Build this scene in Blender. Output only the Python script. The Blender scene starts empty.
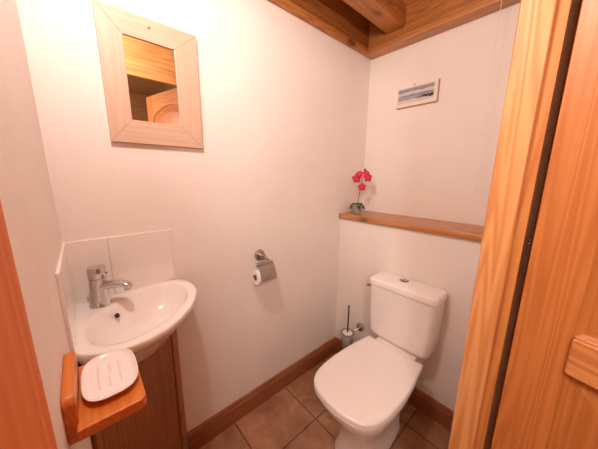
import bpy, bmesh, math, random
from mathutils import Vector, Matrix
random.seed(4)
S = bpy.context.scene
COL = S.collection
PI = math.pi

# ------------------------------------------------------------------ materials
def new_mat(name):
    m = bpy.data.materials.new(name); m.use_nodes = True
    nt = m.node_tree
    return m, nt, nt.nodes['Principled BSDF']

def N(nt, t, **kw):
    n = nt.nodes.new(t)
    for k, v in kw.items():
        if k in n.inputs.keys(): n.inputs[k].default_value = v
        else: setattr(n, k, v)
    return n

def ramp(nt, stops):
    r = nt.nodes.new('ShaderNodeValToRGB')
    cr = r.color_ramp
    while len(cr.elements) < len(stops): cr.elements.new(0.5)
    for e, (p, c) in zip(cr.elements, stops):
        e.position = p; e.color = (*c, 1)
    return r

def plain(name, col, rough=.5, metal=0, coat=0, trans=0, ior=1.45):
    m, nt, b = new_mat(name)
    b.inputs['Base Color'].default_value = (*col, 1)
    b.inputs['Roughness'].default_value = rough
    b.inputs['Metallic'].default_value = metal
    b.inputs['Coat Weight'].default_value = coat
    b.inputs['Coat Roughness'].default_value = .05
    b.inputs['Transmission Weight'].default_value = trans
    b.inputs['IOR'].default_value = ior
    return m

def glaze(name, col, rough=.12, var=.03):
    m, nt, b = new_mat(name)
    tc = N(nt, 'ShaderNodeTexCoord')
    n = N(nt, 'ShaderNodeTexNoise', Scale=6.0, Detail=2.0)
    nt.links.new(tc.outputs['Object'], n.inputs['Vector'])
    r = ramp(nt, [(.3, tuple(c*(1-var) for c in col)), (.7, col)])
    nt.links.new(n.outputs['Fac'], r.inputs[0]); nt.links.new(r.outputs[0], b.inputs['Base Color'])
    b.inputs['Roughness'].default_value = rough
    b.inputs['Coat Weight'].default_value = .3; b.inputs['Coat Roughness'].default_value = .06
    return m

def plaster(name, col, bump=.4):
    m, nt, b = new_mat(name)
    tc = N(nt, 'ShaderNodeTexCoord')
    n1 = N(nt, 'ShaderNodeTexNoise', Scale=5.0, Detail=3.0)
    n2 = N(nt, 'ShaderNodeTexNoise', Scale=26.0, Detail=5.0, Roughness=.6)
    nt.links.new(tc.outputs['Object'], n1.inputs['Vector']); nt.links.new(tc.outputs['Object'], n2.inputs['Vector'])
    r = ramp(nt, [(.3, tuple(c*.965 for c in col)), (.7, col)])
    nt.links.new(n1.outputs['Fac'], r.inputs[0]); nt.links.new(r.outputs[0], b.inputs['Base Color'])
    mx = N(nt, 'ShaderNodeMath', operation='MULTIPLY_ADD'); mx.inputs[1].default_value = .28
    nt.links.new(n2.outputs['Fac'], mx.inputs[0]); nt.links.new(n1.outputs['Fac'], mx.inputs[2])
    bp = N(nt, 'ShaderNodeBump', Strength=bump, Distance=.012)
    nt.links.new(mx.outputs[0], bp.inputs['Height']); nt.links.new(bp.outputs[0], b.inputs['Normal'])
    b.inputs['Roughness'].default_value = .75
    return m

def wood(name, axis, light, dark, knot=None, scale=1.0, rough=.42, knots=True, seed=0):
    """pine / varnished timber with the grain along 'axis'"""
    m, nt, b = new_mat(name)
    L = nt.links.new
    tc = N(nt, 'ShaderNodeTexCoord')
    mp = N(nt, 'ShaderNodeMapping'); L(tc.outputs['Object'], mp.inputs['Vector'])
    mp.inputs['Location'].default_value = (seed*1.7, seed*.9, seed*2.3)
    sc = [1.0, 1.0, 1.0]; sc['xyz'.index(axis)] = .045
    mp.inputs['Scale'].default_value = sc
    n1 = N(nt, 'ShaderNodeTexNoise', Scale=13*scale, Detail=2.0, Roughness=.45, Distortion=.25)
    n2 = N(nt, 'ShaderNodeTexNoise', Scale=90*scale, Detail=3.0, Roughness=.6)
    L(mp.outputs[0], n1.inputs['Vector']); L(mp.outputs[0], n2.inputs['Vector'])
    # growth rings: repeated bands out of the slow noise
    mu = N(nt, 'ShaderNodeMath', operation='MULTIPLY'); mu.inputs[1].default_value = 95.0
    L(n1.outputs['Fac'], mu.inputs[0])
    sn = N(nt, 'ShaderNodeMath', operation='SINE'); L(mu.outputs[0], sn.inputs[0])
    ma = N(nt, 'ShaderNodeMath', operation='MULTIPLY_ADD'); ma.inputs[1].default_value = .27; ma.inputs[2].default_value = .32
    L(sn.outputs[0], ma.inputs[0])
    ad = N(nt, 'ShaderNodeMath', operation='MULTIPLY_ADD'); ad.inputs[1].default_value = .5
    L(n2.outputs['Fac'], ad.inputs[0]); L(ma.outputs[0], ad.inputs[2])
    r = ramp(nt, [(.1, light), (.9, dark)]); L(ad.outputs[0], r.inputs[0])
    out = r.outputs[0]
    if knots:
        mp2 = N(nt, 'ShaderNodeMapping'); L(tc.outputs['Object'], mp2.inputs['Vector'])
        s2 = [1.0, 1.0, 1.0]; s2['xyz'.index(axis)] = .45
        mp2.inputs['Scale'].default_value = s2; mp2.inputs['Location'].default_value = (seed*.31+.2, seed*.7, seed*.43)
        nz = N(nt, 'ShaderNodeTexNoise', Scale=18.0, Detail=2.0)
        L(mp2.outputs[0], nz.inputs['Vector'])
        mv = N(nt, 'ShaderNodeMixRGB', blend_type='ADD'); mv.inputs[0].default_value = .02
        L(mp2.outputs[0], mv.inputs[1]); L(nz.outputs['Color'], mv.inputs[2])
        vo = N(nt, 'ShaderNodeTexVoronoi', Scale=5.0); L(mv.outputs[0], vo.inputs['Vector'])
        rk = ramp(nt, [(.06, (1, 1, 1)), (.13, (0, 0, 0))]); L(vo.outputs['Distance'], rk.inputs[0])
        mk = N(nt, 'ShaderNodeMixRGB'); L(rk.outputs[0], mk.inputs[0]); L(out, mk.inputs[1])
        kc = knot or tuple(c*.4 for c in dark)
        mk.inputs[2].default_value = (*kc, 1); out = mk.outputs[0]
    L(out, b.inputs['Base Color'])
    bp = N(nt, 'ShaderNodeBump', Strength=.12, Distance=.003)
    L(ad.outputs[0], bp.inputs['Height']); L(bp.outputs[0], b.inputs['Normal'])
    b.inputs['Roughness'].default_value = rough
    return m

FLOOR_C = ((-2.7 + .1)/2, (-2.6 + .1)/2)     # centre of the floor slab
def floor_mat():
    m, nt, b = new_mat('terracotta_tiles'); L = nt.links.new
    tc = N(nt, 'ShaderNodeTexCoord')
    mp = N(nt, 'ShaderNodeMapping'); L(tc.outputs['Object'], mp.inputs['Vector'])
    mp.inputs['Location'].default_value = (.81 + .375*20 + FLOOR_C[0], .31 + .375*20 + FLOOR_C[1], 0)
    br = N(nt, 'ShaderNodeTexBrick', offset=0.0, squash=1.0)
    br.inputs['Scale'].default_value = 1.0; br.inputs['Brick Width'].default_value = .375
    br.inputs['Row Height'].default_value = .375; br.inputs['Mortar Size'].default_value = .0045
    br.inputs['Mortar Smooth'].default_value = .3
    br.inputs['Color1'].default_value = (.40, .20, .105, 1); br.inputs['Color2'].default_value = (.46, .235, .13, 1)
    br.inputs['Mortar'].default_value = (.16, .075, .04, 1)
    L(mp.outputs[0], br.inputs['Vector'])
    n = N(nt, 'ShaderNodeTexNoise', Scale=9.0, Detail=6.0, Roughness=.6, Distortion=.4); L(tc.outputs['Object'], n.inputs['Vector'])
    r = ramp(nt, [(.3, (.58, .55, .52)), (.62, (1.0, 1.0, 1.0)), (.8, (1.35, 1.3, 1.25))]); L(n.outputs['Fac'], r.inputs[0])
    mx = N(nt, 'ShaderNodeMixRGB', blend_type='MULTIPLY'); mx.inputs[0].default_value = 1
    L(br.outputs['Color'], mx.inputs[1]); L(r.outputs[0], mx.inputs[2]); L(mx.outputs[0], b.inputs['Base Color'])
    iv = N(nt, 'ShaderNodeMath', operation='SUBTRACT'); iv.inputs[0].default_value = 1.0; L(br.outputs['Fac'], iv.inputs[1])
    ad = N(nt, 'ShaderNodeMath', operation='MULTIPLY_ADD'); ad.inputs[1].default_value = .25
    L(n.outputs['Fac'], ad.inputs[0]); L(iv.outputs[0], ad.inputs[2])
    bp = N(nt, 'ShaderNodeBump', Strength=.5, Distance=.004); L(ad.outputs[0], bp.inputs['Height']); L(bp.outputs[0], b.inputs['Normal'])
    b.inputs['Roughness'].default_value = .42
    return m

def seascape():
    """monochrome beach picture: cloud bands above, water, dark rocks at the lower right"""
    m, nt, b = new_mat('beach_print'); L = nt.links.new
    tc = N(nt, 'ShaderNodeTexCoord')
    sp = N(nt, 'ShaderNodeSeparateXYZ'); L(tc.outputs['Object'], sp.inputs[0])
    mp = N(nt, 'ShaderNodeMapping'); mp.inputs['Scale'].default_value = (1, 9, 38); L(tc.outputs['Object'], mp.inputs['Vector'])
    n = N(nt, 'ShaderNodeTexNoise', Scale=1.6, Detail=5.0, Roughness=.6); L(mp.outputs[0], n.inputs['Vector'])
    # height 0..1 over the print (z local 0.012 .. 0.108)
    h = N(nt, 'ShaderNodeMapRange'); h.inputs['From Min'].default_value = .016; h.inputs['From Max'].default_value = .106
    L(sp.outputs['Z'], h.inputs['Value'])
    ad = N(nt, 'ShaderNodeMath', operation='MULTIPLY_ADD'); ad.inputs[1].default_value = .34; L(n.outputs['Fac'], ad.inputs[0]); L(h.outputs[0], ad.inputs[2])
    su = N(nt, 'ShaderNodeMath', operation='SUBTRACT'); su.inputs[1].default_value = .17; L(ad.outputs[0], su.inputs[0])
    r = ramp(nt, [(0, (.55, .52, .48)), (.22, (.62, .58, .54)), (.33, (.25, .25, .26)), (.45, (.42, .42, .43)), (.55, (.15, .15, .17)),
                  (.6, (.5, .5, .52)), (.76, (.6, .59, .58)), (.86, (.2, .2, .22)), (1.0, (.36, .35, .36))])
    L(su.outputs[0], r.inputs[0])
    # dark rocks: towards the right, lower third
    y = N(nt, 'ShaderNodeMapRange'); y.inputs['From Min'].default_value = .0; y.inputs['From Max'].default_value = -.05
    L(sp.outputs['Y'], y.inputs['Value'])
    zz = N(nt, 'ShaderNodeMath', operation='SUBTRACT'); zz.inputs[1].default_value = .34; L(su.outputs[0], zz.inputs[0])
    zb = N(nt, 'ShaderNodeMath', operation='ABSOLUTE'); L(zz.outputs[0], zb.inputs[0])
    zl = N(nt, 'ShaderNodeMath', operation='LESS_THAN'); zl.inputs[1].default_value = .1; L(zb.outputs[0], zl.inputs[0])
    rk = N(nt, 'ShaderNodeMath', operation='MULTIPLY'); L(zl.outputs[0], rk.inputs[0]); L(y.outputs[0], rk.inputs[1])
    mx = N(nt, 'ShaderNodeMixRGB'); mx.inputs[2].default_value = (.03, .028, .025, 1)
    L(rk.outputs[0], mx.inputs[0]); L(r.outputs[0], mx.inputs[1]); L(mx.outputs[0], b.inputs['Base Color'])
    b.inputs['Roughness'].default_value = .35
    return m

WALL = plaster('cream_plaster', (.81, .75, .70))
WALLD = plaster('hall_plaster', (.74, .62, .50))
PL, PD = (.76, .37, .145), (.56, .215, .062)
wood_z = wood('pine_upright', 'z', PL, PD, seed=1)
wood_door = wood('door_pine', 'z', (.56, .20, .050), (.44, .13, .028), seed=5, knots=False)
wood_doory = wood('door_pine_rail', 'y', (.64, .27, .085), (.46, .15, .04), seed=6, knots=False)
wood_left = wood('varnished_jamb', 'z', (.72, .21, .010), (.60, .155, .006), rough=.65, seed=8, knots=False)
wood_x = wood('beam_pine_x', 'x', (.40, .15, .035), (.22, .07, .015), seed=2)
wood_y = wood('beam_pine_y', 'y', (.50, .20, .05), (.28, .095, .022), seed=3)
wood_joist = wood('joist_pine', 'x', (.56, .24, .065), (.36, .13, .03), seed=4)
wood_shelf = wood('shelf_pine', 'y', (.56, .265, .10), (.38, .155, .05), seed=7, rough=.3)
wood_base_x = wood('skirting_pine_x', 'x', (.36, .135, .055), (.25, .085, .032), seed=9)
wood_base_y = wood('skirting_pine_y', 'y', (.36, .135, .055), (.25, .085, .032), seed=10)
wood_cab = wood('cabinet_pine', 'z', (.36, .145, .045), (.26, .095, .028), seed=11, knots=False)
wood_cabs = wood('cabinet_edge_pine', 'z', (.44, .19, .065), (.34, .135, .04), seed=12, knots=False)
wood_soap = wood('varnished_soap_shelf', 'y', (.66, .21, .032), (.55, .15, .02), seed=13, rough=.3, knots=False)
wood_frame_z = wood('pale_frame_z', 'z', (.64, .44, .32), (.57, .38, .27), seed=14, knots=False, rough=.5)
wood_frame_x = wood('pale_frame_x', 'x', (.64, .44, .32), (.57, .38, .27), seed=15, knots=False, rough=.5)
wood_dark = wood('hall_ceiling_wood', 'x', (.26, .115, .04), (.17, .07, .022), seed=16)
CER = glaze('white_ceramic', (.86, .82, .79))
CER2 = glaze('white_seat_plastic', (.86, .80, .77), .2)
TILE = glaze('white_wall_tile', (.84, .785, .74), .15)
GROUT = plain('grout', (.55, .49, .44), .8)
CHROME = plain('chrome', (.62, .61, .60), .12, 1)
CHROMED = plain('brushed_chrome', (.50, .46, .43), .25, 1)
MIRROR = plain('mirror_glass', (.88, .88, .87), .01, 1)
PAPER = plain('toilet_paper', (.88, .84, .80), .9)
CARD = plain('cardboard', (.25, .17, .11), .9)
BLACK = plain('dark_hole', (.015, .012, .01), .5)
DKMETAL = plain('dark_handle', (.10, .055, .04), .3, .6)
GLASS = plain('glass_cup', (.9, .93, .92), .08, 0, 0, .85)
POT = glaze('grey_green_pot', (.30, .31, .27), .3, .25)
LEAF = plain('orchid_leaf', (.035, .045, .022), .4)
STEM = plain('orchid_stem', (.09, .075, .035), .6)
PETAL = plain('orchid_petal', (.62, .02, .07), .5)
PETAL2 = plain('orchid_lip', (.75, .18, .25), .5)
SOIL = plain('soil', (.04, .025, .015), .9)
CORD = plain('cord_white', (.80, .74, .68), .6)
BRASS = plain('brass_pin', (.35, .26, .14), .3, 1)
NAIL = plain('nail', (.12, .10, .09), .4, .8)
DARKWOOD = wood('frame_edge', 'y', (.42, .30, .22), (.36, .25, .18), knots=False)
MOUNT = plain('picture_mount', (.80, .68, .58), .6)
RED = plain('tap_index', (.05, .02, .02), .4)

# ------------------------------------------------------------------ helpers
def V(*a): return Vector(a)

def mesh_obj(name, bm, mat, parent=None, smooth=False, bevel=0, seg=2, subsurf=0, angle=35, weld=True):
    if weld: bmesh.ops.remove_doubles(bm, verts=bm.verts, dist=1e-6)
    bmesh.ops.recalc_face_normals(bm, faces=bm.faces)
    if parent is not None:
        loc = WPOS[parent.name]
        for v in bm.verts: v.co -= loc
        org = Vector(loc)
    else:
        # origin at the base centre
        xs = [v.co.x for v in bm.verts]; ys = [v.co.y for v in bm.verts]; zs = [v.co.z for v in bm.verts]
        org = Vector(((min(xs)+max(xs))/2, (min(ys)+max(ys))/2, min(zs)))
        for v in bm.verts: v.co -= org
    me = bpy.data.meshes.new(name); bm.to_mesh(me); bm.free()
    o = bpy.data.objects.new(name, me); COL.objects.link(o)
    me.materials.append(mat)
    if parent is not None: o.parent = parent
    else: o.location = org
    WPOS[o.name] = org
    if smooth or bevel or subsurf:
        for p in me.polygons: p.use_smooth = True
    if bevel:
        md = o.modifiers.new('bevel', 'BEVEL'); md.width = bevel; md.segments = seg; md.limit_method = 'ANGLE'
        md.angle_limit = math.radians(40); md.harden_normals = False
    if subsurf:
        md = o.modifiers.new('sub', 'SUBSURF'); md.levels = subsurf; md.render_levels = subsurf
    if (smooth or bevel) and not subsurf:
        try: me.set_sharp_from_angle(angle=math.radians(angle))
        except Exception: pass
        if bevel:
            wn = o.modifiers.new('wn', 'WEIGHTED_NORMAL'); wn.keep_sharp = False
            for e in me.edges: e.use_edge_sharp = False
    return o
WPOS = {}

def box(x0, x1, y0, y1, z0, z1, bm=None):
    bm = bm or bmesh.new()
    vs = [bm.verts.new((x, y, z)) for x in (x0, x1) for y in (y0, y1) for z in (z0, z1)]
    for f in ((0,1,3,2),(4,6,7,5),(0,4,5,1),(2,3,7,6),(0,2,6,4),(1,5,7,3)): bm.faces.new([vs[i] for i in f])
    return bm

def prism(poly, z0, z1, bm=None, to=lambda p: p):
    """poly = (a,b) list, extruded z0..z1, mapped by to((a,b,z))"""
    bm = bm or bmesh.new()
    a = [bm.verts.new(to((p[0], p[1], z0))) for p in poly]; b = [bm.verts.new(to((p[0], p[1], z1))) for p in poly]
    n = len(poly)
    bm.faces.new(a[::-1]); bm.faces.new(b)
    for i in range(n): bm.faces.new((a[i], a[(i+1) % n], b[(i+1) % n], b[i]))
    return bm

def loft(rings, cap0=True, cap1=True, bm=None):
    bm = bm or bmesh.new()
    R = [[bm.verts.new(p) for p in r] for r in rings]
    n = len(R[0])
    for a, b in zip(R, R[1:]):
        for i in range(n): bm.faces.new((a[i], a[(i+1) % n], b[(i+1) % n], b[i]))
    if cap0: bm.faces.new(R[0][::-1])
    if cap1: bm.faces.new(R[-1])
    return bm

def frame(d):
    d = d.normalized(); up = Vector((0, 0, 1)) if abs(d.z) < .9 else Vector((0, 1, 0))
    a = d.cross(up).normalized(); return a, a.cross(d).normalized()

def tube(pts, rad, n=16, bm=None, sq=None):
    """tube through points with radius per point; sq = flattening (a,b) factors"""
    pts = [Vector(p) for p in pts]; rad = rad if hasattr(rad, '__len__') else [rad]*len(pts)
    rings = []
    for i, p in enumerate(pts):
        d = (pts[min(i+1, len(pts)-1)] - pts[max(i-1, 0)])
        a, b = frame(d)
        fa, fb = sq or (1, 1)
        rings.append([p + a*(rad[i]*fa*math.cos(t)) + b*(rad[i]*fb*math.sin(t)) for t in (2*PI*k/n for k in range(n))])
    return loft(rings, bm=bm)

def lathe(prof, base, axis=(0, 0, 1), n=32, bm=None, cap0=True, cap1=True):
    base = Vector(base); d = Vector(axis).normalized(); a, b = frame(d)
    rings = [[base + d*h + a*(r*math.cos(t)) + b*(r*math.sin(t)) for t in (2*PI*k/n for k in range(n))] for r, h in prof]
    return loft(rings, cap0, cap1, bm)

def spline(pts, n=8):
    """catmull-rom through points"""
    P = [Vector(p) for p in pts]; P = [P[0]*2-P[1]] + P + [P[-1]*2-P[-2]]; out = []
    for i in range(1, len(P)-2):
        for k in range(n):
            t = k/n; a, b, c, d = P[i-1], P[i], P[i+1], P[i+2]
            out.append(.5*((2*b)+(c-a)*t+(2*a-5*b+4*c-d)*t*t+(3*b-a-3*c+d)*t**3))
    out.append(P[-2]); return out

def thing(name, label, cat, loc, group=None):
    o = bpy.data.objects.new(name, None); COL.objects.link(o); o.location = loc
    o.empty_display_size = .05
    o['label'] = label; o['category'] = cat
    if group: o['group'] = group
    WPOS[o.name] = Vector(loc)
    return o

def tag(o, label, cat, group=None):
    o['label'] = label; o['category'] = cat
    if group: o['group'] = group
    return o

def struct(name, bm, mat, **kw):
    o = mesh_obj(name, bm, mat, **kw); o['kind'] = 'structure'; return o

# ------------------------------------------------------------------ room
W = 1.763; BX = -.27; FY = -.985; ZC = 2.256; JX = -.90; LX = -1.7165
DOOR_ANG = 16; HY = -2.5; HX0 = -2.6; HX1 = -.70; RX = .1
struct('floor', box(HX0-.1, RX, HY-.1, .1, -.08, 0), floor_mat())
struct('wall_back', box(-W-.1, .1, 0, .1, 0, 2.62), WALL)
struct('wall_left', box(-W-.1, -W, FY-.12, 0, 0, 2.62), WALL)
struct('wall_right', box(0, .1, FY-.12, 0, 0, 2.62), WALL)
struct('wall_boxing', box(BX, 0, FY, 0, 0, 1.122), WALL)
# partition between the room and the hall, right of the doorway, with the timber-faced head over the door
struct('wall_front', box(JX+.034, .0, FY-.083, FY, 0, 2.62), WALL)
struct('trim_1', box(-W, JX+.03, FY-.10, FY, 2.17, 2.62), wood('lintel_pine', 'x', (.52, .24, .075), (.36, .145, .04), seed=21))
struct('trim_2', box(-W, JX+.03, FY-.005, FY+.02, 2.07, 2.30), wood('lintel_board', 'x', (.56, .27, .09), (.38, .155, .045), seed=22), bevel=.004)
struct('ceiling', box(-W, .0, FY-.1, 0, 2.58, 2.64), wood('ceiling_boards', 'x', (.46, .20, .06), (.30, .115, .03), seed=23))
# timber above the plaster
struct('trim_3', box(-W, 0, -.012, 0, ZC+.035, 2.58), wood_x)
struct('trim_4', box(-W, 0, -.030, 0, ZC, ZC+.036), wood_joist, bevel=.004)
struct('trim_5', box(-.060, 0, FY, -.012, ZC+.03, 2.58), wood_y, bevel=.004)
struct('trim_6', box(-.085, 0, FY, -.0, ZC-.004, ZC+.032), wood_shelf, bevel=.004)
# skirting boards
def skirt(name, p0, p1, nrm, mat):
    h, t = .128, .016
    poly = [(0, 0), (t, 0), (t, h-.028), (t-.004, h-.022), (t-.004, h-.010), (t-.010, h), (0, h)]
    d = (Vector(p1)-Vector(p0)); L = d.length; d.normalize(); nv = Vector(nrm)
    return struct(name, prism(poly, 0, L, to=lambda p: Vector(p0) + nv*p[0] + Vector((0, 0, p[1])) + d*p[2]), mat)
skirt('baseboard_back', (-1.436, 0, 0), (BX, 0, 0), (0, -1, 0), wood_base_x)
skirt('baseboard_right', (BX, -.016, 0), (BX, FY, 0), (-1, 0, 0), wood_base_y)

# door casing (right jamb seen close by, left jamb out of focus at the edge)
dr = thing('door_frame', 'pine door frame, its right post tall and knotty beside the open door', 'door frame', (-1.3, FY-.05, 0))
dr['kind'] = 'structure'
del dr['label']; del dr['category']
dr.name = 'door_2'
WPOS['door_2'] = Vector((-1.3, FY-.05, 0))
mesh_obj('right_jamb', box(JX, JX+.032, FY-.062, FY+.0, 0, 2.17), wood_z, dr, bevel=.005, seg=3)
mesh_obj('rebate', box(JX+.012, JX+.032, FY-.083, FY-.060, 0, 2.17), wood('rebate_pine', 'z', (.60, .25, .07), (.46, .15, .035), seed=31), dr, bevel=.002)
mesh_obj('left_jamb', box(-W, LX, FY-.20, FY, 0, 2.17), wood_left, dr, bevel=.006, seg=3)

# open door leaf, hinged on the right jamb and swung out into the hall
dx0, dx1 = JX-.006, JX+.034
dy0, dy1 = FY-.100, FY-.100-.74
door = thing('door_1', '', '', ((dx0+dx1)/2, dy0, .01)); del door['label']; del door['category']; door['kind'] = 'structure'
stile_w = .099
zb, zr0, zr1, zt = .012, 1.0, 1.088, 2.155
mesh_obj('stile', box(dx0, dx1, dy0-stile_w, dy0, zb, zt), wood_door, door, bevel=.003)
mesh_obj('stile', box(dx0, dx1, dy1, dy1+stile_w, zb, zt), wood_door, door, bevel=.003)
mesh_obj('lock_rail', box(dx0-.008, dx1, dy1+stile_w, dy0-stile_w, zr0, zr1), wood_doory, door, bevel=.005, seg=3)
mesh_obj('bottom_rail', box(dx0, dx1, dy1+stile_w, dy0-stile_w, zb, .22), wood_doory, door, bevel=.003)
# top rail with arched underside
ya, yb = dy0-stile_w, dy1+stile_w
arch = []
for k in range(17):
    t = k/16; y = ya + (yb-ya)*t
    arch.append((y, 1.965 + .075*math.sin(PI*t)**.8))
poly = [(ya, zt), *arch, (yb, zt)]
mesh_obj('top_rail', prism(poly, dx0, dx1, to=lambda p: (p[2], p[0], p[1])), wood_doory, door)
def panel(z0, z1, arched):
    pts = [(ya, z0), (yb, z0)]
    top = arch if arched else [(ya, z1), (yb, z1)]
    base = pts + top[::-1]
    cy = (ya+yb)/2; cz = (z0+z1)/2
    def inset(d): return [(cy+(p[0]-cy)*(1-d/abs(ya-cy)), cz+(p[1]-cz)*(1-d/abs(z1-cz))) for p in base]
    def ring(ps, x): return [Vector((x, p[0], p[1])) for p in ps]
    rings = [ring(base, dx0+.028), ring(base, dx0+.003), ring(inset(.010), dx0+.013), ring(inset(.016), dx0+.013), ring(inset(.055), dx0+.006)]
    mesh_obj('door_panel', loft(rings), wood('panel_pine%d' % arched, 'z', (.52, .19, .048), (.42, .13, .028), seed=41+arched, knots=False), door)
panel(.22, zr0, False); panel(zr1, 2.0, True)
for hz in (.35, 1.235, 1.88):
    h = mesh_obj('hinge', lathe([(.0065, 0), (.0065, .10)], (JX+.012, FY-.0915, hz-.05), n=14), DKMETAL, door, smooth=True)
    b2 = bmesh.new()
    for s in (-.035, 0, .035): lathe([(.0022, 0), (.0015, .002)], (JX+.0055, FY-.0915, hz+s), (-1, 0, 0), 8, b2)
    mesh_obj('hinge_screw', b2, CHROMED, h)

# the leaf stands a little short of square to the wall
door.location = Vector((JX-.002, dy0, .01))
door.rotation_euler = (0, 0, math.radians(-DOOR_ANG))
for o_ in list(door.children):
    for q_ in [o_, *o_.children]:
        for v in q_.data.vertices: v.co.x += (dx0+dx1)/2-(JX-.002)

# the hall behind, only partly shown by the mirror
struct('wall_hall_far', box(HX0, HX1, HY-.1, HY, 0, 2.5), wood_dark)
struct('wall_hall_left', box(HX0-.1, HX0, HY, FY, 0, 2.5), WALLD)
struct('wall_hall_right', box(HX1, HX1+.1, HY, FY-.083, 0, 2.5), WALLD)  # unseen wall, set close behind the open leaf to keep the hinge gap dark
struct('wall_hall_near', box(HX0, -W-.1, FY-.12, FY-.02, 0, 2.5), WALLD)
struct('ceiling_hall', box(HX0, HX1, HY, FY-.10, 2.36, 2.44), wood_dark)

# ceiling joist resting on the wall plate
j = mesh_obj('ceiling_joist', box(-W+.0, -.060, -.272, -.156, 2.338, 2.46), wood_joist, bevel=.006, seg=2)
tag(j, 'square sawn pine ceiling joist with a drying crack, under the ceiling boards', 'beam')
crk = bmesh.new()
tube([(-.30, -.2725, 2.395), (-.27, -.2725, 2.388), (-.235, -.2725, 2.394), (-.215, -.2725, 2.386)], [.0005, .0022, .0018, .0004], 6, crk)
mesh_obj('drying_crack', crk, BLACK, j)

# ------------------------------------------------------------------ shelf over the boxing
sh = mesh_obj('pine_shelf', box(BX-.022, 0, FY, 0, 1.122, 1.156), wood_shelf, bevel=.006, seg=3)
tag(sh, 'long narrow varnished pine shelf on the boxed-in ledge above the toilet', 'shelf')

# ------------------------------------------------------------------ mirror
mx0, mx1, mz0, mz1 = -1.591, -1.267, 1.539, 1.975
gx0, gx1, gz0, gz1 = -1.520, -1.354, 1.621, 1.899
mr = thing('wall_mirror', 'rectangular wall mirror in a wide pale wooden frame above the basin', 'mirror', ((mx0+mx1)/2, 0, mz0))
def bar(c, name, mat):
    # c: four (x,z) corners outer0, outer1, inner1, inner0
    rings = []
    (o0, o1, i1, i0) = c
    mesh_obj(name, loft([[Vector((p[0], 0, p[1])) for p in c],
                         [Vector((p[0], -.018, p[1])) for p in c]]), mat, mr, bevel=.0015, seg=2)
bar([(mx0, mz1), (mx1, mz1), (gx1, gz1), (gx0, gz1)], 'frame_rail', wood_frame_x)
bar([(mx1, mz0), (mx0, mz0), (gx0, gz0), (gx1, gz0)], 'frame_rail', wood_frame_x)
bar([(mx0, mz0), (mx0, mz1), (gx0, gz1), (gx0, gz0)], 'frame_stile', wood_frame_z)
bar([(mx1, mz1), (mx1, mz0), (gx1, gz0), (gx1, gz1)], 'frame_stile', wood_frame_z)
mesh_obj('mirror_glass', box(gx0-.004, gx1+.004, -.013, -.004, gz0-.004, gz1+.004), MIRROR, mr)
mesh_obj('hanging_pin', lathe([(.0042, 0), (.004, .002), (.0015, .0035)], (-1.437, -.018, 1.945), (0, -1, 0), 12), BRASS, mr, smooth=True)

# ------------------------------------------------------------------ picture
py0, py1, pz0, pz1 = -.235, -.49, 1.880, 2.0
pc = thing('beach_picture', 'small framed black and white beach picture hanging on the wall over the shelf', 'picture', (0, (py0+py1)/2, pz0))
mesh_obj('mount', box(-.012, 0, py1, py0, pz0, pz1), MOUNT, pc, bevel=.001)
WPOS['pic'] = Vector((0, -.235, 1.88))
bm = box(-.0135, -.0118, py1+.022, py0-.008, pz0+.022, pz1-.010)
for v in bm.verts: pass
me_o = mesh_obj('print', bm, seascape(), pc)
mesh_obj('frame_edge', box(-.013, 0, py1-.004, py1+.001, pz0-.002, pz1+.001), DARKWOOD, pc)
mesh_obj('frame_edge', box(-.013, 0, py1-.004, py0+.001, pz0-.005, pz0), DARKWOOD, pc)
mesh_obj('hanger', tube([(-.004, -.338, 2.0), (-.004, -.343, 2.014), (-.004, -.348, 2.0)], .0018, 8), NAIL, pc)

# ------------------------------------------------------------------ splashback
sb = thing('tile_splashback', 'white glazed tile splashback in the corner behind the basin', 'splashback', (-W, 0, .96))
mesh_obj('wall_tile', box(-W+.001, -1.643, -.008, 0, .971, 1.194), TILE, sb, bevel=.0015)
mesh_obj('wall_tile', box(-1.641, -1.426, -.008, 0, .971, 1.194), TILE, sb, bevel=.0015)
mesh_obj('wall_tile', box(-W, -W+.008, -.352, -.009, .971, 1.194), TILE, sb, bevel=.0015)
mesh_obj('grout_line', box(-1.644, -1.640, -.0065, 0, .976, 1.192), GROUT, sb)

# ------------------------------------------------------------------ corner basin
def O(u, v, z): return Vector((-W+u, -v, z))
outer = [(.002, .002), (.10, .002), (.20, .002), (.30, .004), (.345, .025), (.372, .07), (.378, .13), (.368, .19), (.342, .25),
         (.305, .305), (.262, .35), (.215, .385), (.163, .406), (.110, .407), (.062, .392), (.022, .368), (.004, .345), (.002, .26), (.002, .17), (.002, .09)]
bowl = [(.032, .278), (.034, .215), (.055, .165), (.092, .118), (.145, .083), (.20, .055), (.262, .042), (.315, .060), (.338, .105), (.338, .165),
        (.315, .225), (.280, .278), (.240, .315), (.200, .340), (.158, .360), (.115, .368), (.075, .355), (.045, .325)]
def resample(poly, c, n):
    out = []
    sp = [(p.x, p.y) for p in spline([(*p, 0) for p in poly + [poly[0]]], 6)]
    for k in range(n):
        t = 2*PI*k/n; dxx, dyy = math.cos(t), math.sin(t); best = None
        for a, b in zip(sp, sp[1:] + [sp[0]]):
            ex, ey = b[0]-a[0], b[1]-a[1]; den = dxx*ey-dyy*ex
            if abs(den) < 1e-12: continue
            s = ((a[0]-c[0])*ey-(a[1]-c[1])*ex)/den; q = ((a[0]-c[0])*dyy-(a[1]-c[1])*dxx)/den
            if s > 0 and -1e-6 <= q <= 1+1e-6 and (best is None or s > best): best = s
        out.append((c[0]+dxx*best, c[1]+dyy*best))
    return out
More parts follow.
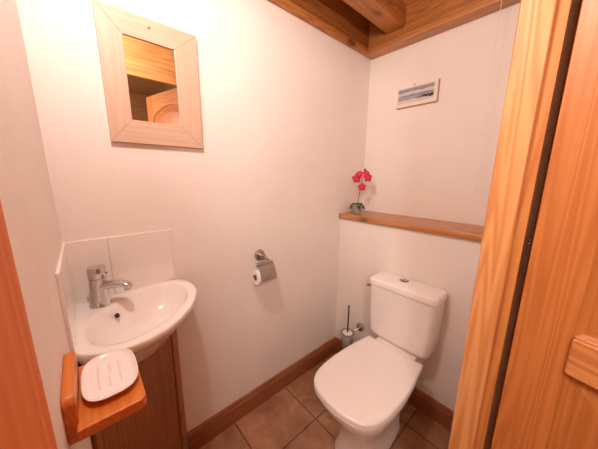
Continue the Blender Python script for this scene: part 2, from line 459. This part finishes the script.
def outer_poly_angular(poly, c, n):
    out = []
    for k in range(n):
        t = 2*PI*k/n; dxx, dyy = math.cos(t), math.sin(t); best = None
        for a, b in zip(poly, poly[1:] + [poly[0]]):
            ex, ey = b[0]-a[0], b[1]-a[1]; den = dxx*ey-dyy*ex
            if abs(den) < 1e-12: continue
            s = ((a[0]-c[0])*ey-(a[1]-c[1])*ex)/den; q = ((a[0]-c[0])*dyy-(a[1]-c[1])*dxx)/den
            if s > 0 and -1e-6 <= q <= 1+1e-6 and (best is None or s > best): best = s
        out.append((c[0]+dxx*best, c[1]+dyy*best))
    return out
c0 = (.185, .215); NB = 96
ro = outer_poly_angular(outer, c0, NB); ri = resample(bowl, c0, NB)
zR = .972
def mixr(a, b, t): return [(p[0]*(1-t)+q[0]*t, p[1]*(1-t)+q[1]*t) for p, q in zip(a, b)]
def shrink(r, s, c=c0): return [(c[0]+(p[0]-c[0])*s, c[1]+(p[1]-c[1])*s) for p in r]
def rg(r, z): return [O(max(p[0], .001), max(p[1], .001), z) for p in r]
rings = [rg(shrink(ro, .28, (.13, .14)), .800), rg(shrink(ro, .50, (.12, .13)), .815), rg(shrink(ro, .72, (.10, .11)), .860),
         rg(shrink(ro, .88, (.06, .07)), .915), rg(shrink(ro, .965, (.02, .02)), .943), rg(ro, .955), rg(ro, .967), rg(shrink(ro, .994), .972), rg(shrink(ro, .985), .9735),
         rg(mixr(ri, ro, .25), .9725), rg(mixr(ri, ro, .06), .971), rg(ri, .967), rg(shrink(ri, .96), .957), rg(shrink(ri, .90), .935), rg(shrink(ri, .80), .905),
         rg(shrink(ri, .64), .880), rg(shrink(ri, .42), .865), rg(shrink(ri, .16), .858), rg(shrink(ri, .10), .857)]
bs = thing('corner_basin', 'white ceramic corner hand basin with a tap, in the corner below the mirror', 'basin', (-W, 0, .80))
mesh_obj('bowl', loft(rings), CER, bs, smooth=True, angle=60)
dc = O(c0[0], c0[1], .858)
mesh_obj('drain', lathe([(.021, 0), (.021, .003), (.017, .004), (.016, .002)], dc, n=28), CHROME, bs, smooth=True)
od = Vector((.75, -.45, .55)).normalized()
mesh_obj('overflow_hole', lathe([(.0085, -.003), (.0085, .002)], O(.112, .1335, .939), od, 20), BLACK, bs, smooth=True)

# mixer tap
tb = O(.074, .078, .972)
tp = thing('mixer_tap', 'chrome single lever mixer tap standing on the corner of the basin', 'tap', tb)
mesh_obj('tap_body', lathe([(.031, 0), (.032, .002), (.030, .010), (.027, .025), (.025, .055), (.0245, .098), (.0245, .101)], tb, (.02, -.02, 1), 36), CHROME, tp, smooth=True)
ax = Vector((.02, -.02, 1)).normalized()
mesh_obj('tap_cap', lathe([(.0247, .1025), (.0262, .105), (.0262, .134), (.024, .141), (.010, .143)], tb, ax, 36), CHROME, tp, smooth=True)
sd = Vector((.085, -.058, 0)).normalized()
s0 = tb + ax*.064
sp = spline([s0, s0+sd*.03+V(0, 0, .009), s0+sd*.064+V(0, 0, .012), s0+sd*.090+V(0, 0, .008), s0+sd*.106+V(0, 0, -.004)], 6)
n_ = len(sp)
mesh_obj('spout', tube(sp, [.0185-.004*min(1, i/(n_*.6)) if i < n_-3 else .0145-.003*(i-n_+4) for i in range(n_)], 20, sq=(1.15, .85)), CHROME, tp, smooth=True)
mesh_obj('aerator', lathe([(.009, 0), (.009, .008)], s0+sd*.092+V(0, 0, -.012), n=20), CHROMED, tp, smooth=True)
mesh_obj('temperature_mark', lathe([(.0035, 0), (.003, .0012)], tb+ax*.116+sd*.0256+V(.004, .004, 0), sd, 12), RED, tp)

# cabinet below the basin
A = Vector((-1.440, -.003, 0)); B = Vector((-1.748, -.285, 0)); dd = (B-A).normalized(); nn = Vector((dd.y, -dd.x, 0))
if nn.x < 0: nn = -nn
cb = thing('basin_cabinet', 'corner cabinet with a plain pine front under the basin', 'cabinet', ((A+B)/2))
L = (B-A).length
def slab(a0, a1, t0, t1, z0, z1):
    return prism([(a0, t0), (a1, t0), (a1, t1), (a0, t1)], z0, z1, to=lambda p: A + dd*p[0] + nn*p[1] + Vector((0, 0, p[2])))
mesh_obj('door', slab(.046, L-.012, -.018, 0.0, .02, .835), wood_cab, cb, bevel=.002)
mesh_obj('edge_post', slab(.006, .044, -.02, .006, 0, .845), wood_cabs, cb, bevel=.003)
mesh_obj('edge_post', slab(L-.010, L+.004, -.02, .004, 0, .845), wood_cabs, cb, bevel=.002)

# soap shelf on the left wall
sz = 1.0
ss = thing('soap_shelf', 'varnished orange wooden soap shelf on the left wall in front of the basin', 'shelf', (-W, -.52, sz-.03))
def rr(x0, x1, y0, y1, r, n=6, corners=(1, 1, 1, 1)):
    out = []
    for i, (cx, cy, a) in enumerate(((x1-r, y1-r, 0), (x0+r, y1-r, 90), (x0+r, y0+r, 180), (x1-r, y0+r, 270))):
        if not corners[i]:
            out.append(((x1, y1), (x0, y1), (x0, y0), (x1, y0))[i]); continue
        for k in range(n+1):
            t = math.radians(a+90*k/n); out.append((cx+r*math.cos(t), cy+r*math.sin(t)))
    return out
SY0, SY1 = -.640, -.452
mesh_obj('tray', prism(rr(-W+.014, -1.646, SY0, SY1, .014, corners=(1, 0, 0, 1)), sz-.022, sz), wood_soap, ss, bevel=.003, seg=3)
bpp = rr(-.622, -.462, sz-.045, sz+.054, .016)
mesh_obj('backplate', prism(bpp, -W, -W+.018, to=lambda p: (p[2], p[0], p[1])), wood_soap, ss, bevel=.003, seg=3)
dcx, dcy = -1.694, -.536
def sup(rx, ry, e, z, n=48, cx=dcx, cy=dcy, tw=0):
    out = []
    for k in range(n):
        t = 2*PI*k/n; c, s = math.cos(t), math.sin(t)
        out.append(Vector((cx+rx*math.copysign(abs(c)**(2/e), c), cy+ry*math.copysign(abs(s)**(2/e), s), z)))
    return out
dish = thing('soap_dish', 'white ridged ceramic soap dish lying on the orange wooden shelf', 'dish', (dcx, dcy, sz))
rings = [sup(.030, .052, 3, sz+.0005), sup(.040, .066, 3, sz+.004), sup(.046, .074, 3, sz+.013), sup(.047, .075, 3, sz+.015), sup(.0455, .0735, 3, sz+.0155), sup(.042, .069, 3, sz+.011), sup(.036, .062, 3, sz+.009)]
mesh_obj('dish_body', loft(rings), CER, dish, smooth=True, angle=60)
for k in range(3):
    x = dcx-.018+.018*k
    mesh_obj('ridge', tube([(x, dcy-.040, sz+.0075), (x, dcy-.034, sz+.0085), (x, dcy+.034, sz+.0085), (x, dcy+.040, sz+.0075)], [.002, .0032, .0032, .002], 8), CER, dish, smooth=True)

# ------------------------------------------------------------------ toilet
TY = -.570
wc = thing('toilet', 'white close-coupled toilet with its lid down against the boxed-in wall', 'toilet', (-.62, TY, 0))
# outline of bowl top and seat: (x, half width) from rear to front
def lid_ring(z, grow=0.0, xr=-.443, xf=-.992, wr=.160, wm=.186, n=64):
    """D-like outline, square rear corners, broad rounded front"""
    out = []
    Lh = (xr-xf)
    pts = [(0, .166), (.10, .173), (.25, .184), (.42, .192), (.58, .194), (.72, .190), (.83, .178), (.905, .156), (.955, .124), (.982, .085), (.996, .040), (1.0, 0)]
    side = [(xr+grow - t*(Lh+2*grow), w+(grow if w > 0 else 0)) for t, w in pts]
    s = spline([(a, b, 0) for a, b in side], 8)
    s = [Vector((min(p.x, xr+grow), p.y, 0)) for p in s]
    # drop duplicates, and mirror
    ring = [Vector((p.x, TY+p.y, z)) for p in s] + [Vector((p.x, TY-p.y, z)) for p in s[-2::-1]]
    return ring
def scale_ring(r, sx, sy, cx, z):
    return [Vector((cx+(p.x-cx)*sx, TY+(p.y-TY)*sy, z)) for p in r]
base = lid_ring(0)
CX = -.70
rings = [scale_ring(base, .70, .60, -.58, .0), scale_ring(base, .70, .60, -.58, .015), scale_ring(base, .66, .555, -.57, .04), scale_ring(base, .64, .53, -.56, .12),
         scale_ring(base, .68, .58, -.55, .20), scale_ring(base, .80, .74, -.54, .27), scale_ring(base, .905, .88, -.53, .325), scale_ring(base, .955, .95, -.52, .365),
         scale_ring(base, .968, .965, -.52, .39), scale_ring(base, .968, .965, -.52, .402), scale_ring(base, .955, .95, -.52, .406)]
mesh_obj('pan', loft(rings), CER, wc, smooth=True, angle=60)
# rear deck that carries the cistern
mesh_obj('cistern_deck', prism(rr(-.56, -.275, TY-.12, TY+.12, .03), .30, .4435), CER, wc, bevel=.008, seg=3)
rings = [lid_ring(.408, -.006), lid_ring(.410, 0), lid_ring(.420, 0), lid_ring(.4235, -.004)]
mesh_obj('seat', loft(rings), CER2, wc, smooth=True, angle=50)
rings = [lid_ring(.4262, -.004), lid_ring(.4278, .001), lid_ring(.438, .001), lid_ring(.4435, -.003), lid_ring(.4463, -.010)]
bm = loft(rings, cap1=False)
# gently crowned top
bm.verts.ensure_lookup_table()
n = len(rings[0])
lastv = list(bm.verts)[-n:]
prev = lastv
for s, z in ((.9, .4478), (.6, .4495), (.25, .4500)):
    cur = [bm.verts.new(((CX+(p.x-CX)*s), TY+(p.y-TY)*s, z)) for p in rings[-1]]
    for i in range(n): bm.faces.new((prev[i], prev[(i+1) % n], cur[(i+1) % n], cur[i]))
    prev = cur
bm.faces.new(prev)
mesh_obj('lid', bm, CER2, wc, smooth=True, angle=50)
for s in (-1, 1):
    mesh_obj('seat_hinge', tube([(-.434, TY+s*.075-.02, .432), (-.434, TY+s*.075+.02, .432)], .0085, 16), CER2, wc, smooth=True)
# cistern: slightly tapered, rounded tank with a lid
def tank(z, hw, x0, x1, r):
    return [Vector((p[0], p[1], z)) for p in rr(x0, x1, TY-hw, TY+hw, r, 8)]
xb, xf = BX-.002, -.443
rings = [tank(.442, .140, xf+.050, xb-.03, .03), tank(.447, .160, xf+.032, xb-.012, .034), tank(.462, .174, xf+.014, xb-.003, .036), tank(.49, .181, xf+.005, xb, .036),
         tank(.62, .187, xf, xb, .036), tank(.786, .191, xf-.004, xb, .036)]
mesh_obj('cistern', loft(rings), CER, wc, smooth=True, angle=50)
rings = [tank(.789, .192, xf-.006, xb, .036), tank(.792, .197, xf-.011, xb, .038), tank(.818, .197, xf-.011, xb, .038), tank(.826, .193, xf-.007, xb-.004, .036), tank(.831, .182, xf+.006, xb-.014, .03)]
mesh_obj('cistern_lid', loft(rings), CER, wc, smooth=True, angle=50)
BYc = (-.345, TY+.02)
fb = mesh_obj('flush_button', lathe([(.027, 0), (.027, .004), (.0235, .0065), (.021, .005)], (BYc[0], BYc[1], .830), n=32), CHROMED, wc, smooth=True)
mesh_obj('button_half', prism([(BYc[0]+.018*math.cos(t), BYc[1]+.002+.018*math.sin(t)) for t in [PI*k/14 for k in range(15)]], .835, .8385), CHROME, fb, bevel=.001)
mesh_obj('button_half', prism([(BYc[0]+.018*math.cos(t), BYc[1]-.002+.018*math.sin(t)) for t in [PI+PI*k/14 for k in range(15)]], .835, .8385), CHROME, fb, bevel=.001)
# water inlet with its chrome valve beside the tank
iv = mesh_obj('inlet_pipe', tube([(-.36, TY+.18, .735), (-.36, TY+.225, .735), (-.33, TY+.235, .735), (BX, TY+.235, .735)], .0065, 12), CHROMED, wc, smooth=True)
mesh_obj('inlet_nut', lathe([(.012, 0), (.012, .018)], (-.36, TY+.188, .735), (0, 1, 0), 8), CHROMED, wc)
mesh_obj('valve_knob', tube([(-.36, TY+.218, .735), (-.385, TY+.238, .742)], [.008, .009], 12), CHROMED, wc, smooth=True)

# ------------------------------------------------------------------ toilet brush on its wall holder
bx, by, bz = -.372, -.192, .262
tb_ = thing('toilet_brush_holder', 'wall-mounted chrome toilet brush holder with a clear cup, left of the toilet', 'holder', (BX, by-.02, .20))
mesh_obj('wall_rose', lathe([(.031, 0), (.031, .007), (.027, .013), (.012, .015)], (BX, -.232, .335), (-1, 0, 0), 28), CHROMED, tb_, smooth=True)
mesh_obj('arm', tube([(BX-.01, -.232, .335), (BX-.035, -.225, .325), (bx+.05, by-.015, bz+.05)], .006, 12), CHROMED, tb_, smooth=True)
ring_pts = [(bx+.047*math.cos(t), by+.047*math.sin(t), bz+.05) for t in [2*PI*k/32 for k in range(33)]]
mesh_obj('ring', tube(ring_pts, .0035, 8), CHROMED, tb_, smooth=True)
mesh_obj('glass_cup', lathe([(.034, -.06), (.040, -.055), (.045, .055), (.043, .055), (.037, -.052), (.02, -.053)], (bx, by, bz), n=32), GLASS, tb_, smooth=True)
br = thing('toilet_brush', 'toilet brush with a slim dark handle standing in the wall holder', 'brush', (bx, by, bz-.045))
mesh_obj('bristles', lathe([(.012, -.045), (.026, -.035), (.030, 0), (.028, .038), (.015, .045)], (bx, by, bz), n=24), PAPER, br, smooth=True)
mesh_obj('collar', lathe([(.034, 0), (.034, .006), (.010, .010)], (bx, by, bz+.046), n=28), CER2, br, smooth=True)
mesh_obj('handle', lathe([(.0055, 0), (.0055, .200), (.0065, .202), (.0065, .213), (.004, .216)], (bx, by, bz+.05), n=16), DKMETAL, br, smooth=True)

# ------------------------------------------------------------------ toilet roll holder
rc = Vector((-1.000, -.066, .888))
rh = thing('toilet_roll_holder', 'chrome toilet roll holder with a cover flap on the wall under the mirror', 'holder', (-.965, 0, .98))
mesh_obj('wall_rose', lathe([(.032, 0), (.032, .007), (.029, .013), (.017, .015), (.014, .040), (.016, .047), (.008, .052)], (-.982, 0, .985), (0, -1, 0), 28), CHROMED, rh, smooth=True)
mesh_obj('arm', tube(spline([(-.982, -.038, .985), (-.962, -.055, .968), (-.945, -.064, .948)], 5), .0065, 12), CHROMED, rh, smooth=True)
mesh_obj('hinge_bar', tube([(-1.04, -.064, .948), (-.935, -.064, .948)], .005, 12), CHROMED, rh, smooth=True)
mesh_obj('roll_bar', tube([(-.938, -.064, .948), (-.933, -.066, .925), (-.933, -.066, rc.z+.0115), (-1.066, -.066, rc.z+.0115)], .004, 10), CHROMED, rh, smooth=True)
cv = bmesh.new()
arc = [(-.067-.0*k, .955) for k in range(1)]
prof = [(-.042, .955), (-.060, .963), (-.078, .957), (-.095, .933), (-.107, .903), (-.114, .875)]
sp2 = spline([(0, a, b) for a, b in prof], 4)
for x0, x1 in ((-1.042, -.942),):
    rings = []
    for p in sp2: rings.append([Vector((x0, p.y, p.z)), Vector((x1, p.y, p.z)), Vector((x1, p.y+.0018, p.z-.0012)), Vector((x0, p.y+.0018, p.z-.0012))])
    loft(rings, bm=cv)
mesh_obj('cover_flap', cv, CHROMED, rh, smooth=True, angle=50)
rl = thing('toilet_roll', 'white toilet paper roll hanging in the chrome wall holder', 'toilet paper', (rc.x, rc.y, rc.z-.040))
bm = lathe([(.017, 0), (.040, 0), (.040, .100), (.017, .100)], (rc.x-.052, rc.y, rc.z), (1, 0, 0), 36, cap0=False, cap1=False)
mesh_obj('paper', bm, PAPER, rl, smooth=True)
bm = lathe([(.0168, 0), (.0168, .100), (.0155, .100), (.0155, 0)], (rc.x-.052, rc.y, rc.z), (1, 0, 0), 24, cap0=False, cap1=False)
mesh_obj('cardboard_core', bm, CARD, rl, smooth=True)

# ------------------------------------------------------------------ orchid
px, py, pz = -.175, -.075, 1.156
orc = thing('potted_orchid', 'small red orchid in a grey pot at the corner end of the shelf', 'plant', (px, py, pz))
pot = mesh_obj('pot', lathe([(.033, 0), (.038, .003), (.041, .03), (.043, .064), (.0425, .068), (.039, .068), (.038, .050)], (px, py, pz), n=36), POT, orc, smooth=True, angle=50)
mesh_obj('soil', lathe([(.0365, .049), (.030, .054), (.01, .056)], (px, py, pz), n=24), SOIL, orc, smooth=True)
def leaf(ang, ln, wd, rise, drop):
    d = Vector((math.cos(ang), math.sin(ang), 0)); s = Vector((-d.y, d.x, 0)); bm = bmesh.new(); rows = []
    for k in range(9):
        t = k/8; w = wd*math.sin(PI*min(1, t*.92+.06))**.7
        c = Vector((px, py, pz+.060)) + d*(ln*t) + Vector((0, 0, rise*math.sin(PI*t*.8) - drop*t*t))
        rows.append([bm.verts.new(c+s*w+V(0, 0, .004)), bm.verts.new(c-V(0, 0, .003)), bm.verts.new(c-s*w+V(0, 0, .004))])
    for a, b in zip(rows, rows[1:]):
        for i in range(2): bm.faces.new((a[i], a[i+1], b[i+1], b[i]))
    o = mesh_obj('leaf', bm, LEAF, orc, smooth=True, angle=80)
    md = o.modifiers.new('th', 'SOLIDIFY'); md.thickness = .002
for a, l, w in ((2.7, .058, .018), (4.0, .060, .020), (5.0, .058, .018), (-.5, .055, .018), (1.2, .045, .015)): leaf(a, l, w, .022, .040)
stem = spline([(px, py, pz+.05), (px-.002, py-.012, pz+.12), (px-.004, py-.026, pz+.20), (px-.004, py-.042, pz+.265), (px-.002, py-.066, pz+.300)], 6)
mesh_obj('stem', tube(stem, [.0028-.0012*i/len(stem) for i in range(len(stem))], 8), STEM, orc, smooth=True)
def bloom(c, nrm, r):
    c = Vector(c); nrm = Vector(nrm).normalized(); a, b = frame(nrm); bm = bmesh.new()
    for k in range(5):
        t = 2*PI*k/5+.3; d = a*math.cos(t)+b*math.sin(t); s = nrm.cross(d); rows = []
        wmax = r*(.50 if k % 2 else .40)
        for q in range(6):
            u = q/5; w = wmax*math.sin(PI*min(1, u*.85+.08))**.8; p = c+d*(r*u)+nrm*(.25*r*u*(1-u)*2+.002)
            rows.append([bm.verts.new(p+s*w-nrm*w*.15), bm.verts.new(p), bm.verts.new(p-s*w-nrm*w*.15)])
        for x, y in zip(rows, rows[1:]):
            for i in range(2): bm.faces.new((x[i], x[i+1], y[i+1], y[i]))
    o = mesh_obj('flower', bm, PETAL, orc, smooth=True, angle=80)
    md = o.modifiers.new('th', 'SOLIDIFY'); md.thickness = .0012
    mesh_obj('lip', tube([c+nrm*.002, c+nrm*.009, c+nrm*.013-V(0, 0, .006)], [.004, .005, .002], 8), PETAL2, o, smooth=True)
bloom((px-.018, py+.004, pz+.255), (-.8, -.6, .1), .034)
bloom((px-.018, py-.020, pz+.285), (-.6, -.4, .5), .028)
bloom((px-.012, py-.082, pz+.262), (-.5, -.85, .15), .034)
bloom((px-.014, py-.042, pz+.195), (-.8, -.5, -.1), .029)
bloom((px-.004, py-.062, pz+.290), (-.6, -.5, .2), .024)
mesh_obj('bud', tube([(px-.002, py-.050, pz+.300), (px-.002, py-.050, pz+.314), (px-.002, py-.052, pz+.326)], [.003, .008, .002], 10), LEAF, orc, smooth=True)

# ------------------------------------------------------------------ light pull cord
pcx = thing('pull_cord', 'thin white pull cord with a small toggle hanging from the ceiling over the shelf', 'cord', (-.1, -.77, 1.345))
mesh_obj('string', tube([(-.1, -.765, 2.578), (-.1, -.766, 2.0), (-.1, -.768, 1.37)], .0012, 8), CORD, pcx, smooth=True)
mesh_obj('toggle', lathe([(.002, 0), (.0045, .004), (.0038, .020), (.0015, .028)], (-.1, -.768, 1.345), n=16), CORD, pcx, smooth=True)

# ------------------------------------------------------------------ light
def lamp(name, loc, power, col, rad):
    l = bpy.data.lights.new(name, 'POINT'); l.energy = power; l.color = col; l.shadow_soft_size = rad
    o = bpy.data.objects.new(name, l); COL.objects.link(o); o.location = loc; return o
lamp('room_lamp', (-1.60, -.62, 2.2), 10, (1.0, .92, .88), .03)
lamp('hall_fill', (-1.95, -1.8, 1.95), 20, (1.0, .91, .84), .12)  # unseen fill light added in the hall to brighten the door and lower room
w = bpy.data.worlds.new('world'); S.world = w; w.use_nodes = True
w.node_tree.nodes['Background'].inputs[0].default_value = (1, .9, .84, 1)
w.node_tree.nodes['Background'].inputs[1].default_value = .05

# ------------------------------------------------------------------ camera
cam = bpy.data.cameras.new('camera'); co = bpy.data.objects.new('camera', cam); COL.objects.link(co)
yaw, pitch, roll, f = -.7281, -.1977, .0099, 243.92
fwd = Vector((-math.sin(yaw)*math.cos(pitch), math.cos(yaw)*math.cos(pitch), math.sin(pitch)))
right = Vector((math.cos(yaw), math.sin(yaw), 0)); up = right.cross(fwd)
r2 = right*math.cos(roll)+up*math.sin(roll); u2 = -right*math.sin(roll)+up*math.cos(roll)
M = Matrix(((r2.x, u2.x, -fwd.x, -1.6936), (r2.y, u2.y, -fwd.y, -1.1336), (r2.z, u2.z, -fwd.z, 1.4259), (0, 0, 0, 1)))
co.matrix_world = M
cam.sensor_width = 36; cam.lens = f/598*36; cam.clip_start = .005; cam.clip_end = 50
S.camera = co
S.view_settings.view_transform = 'Standard'; S.view_settings.look = 'None'; S.view_settings.gamma = 1
S.view_settings.use_curve_mapping = False
S.view_settings.exposure = 1.3
try:
    S.cycles.max_bounces = 12; S.cycles.diffuse_bounces = 8; S.cycles.caustics_reflective = False
except Exception: pass
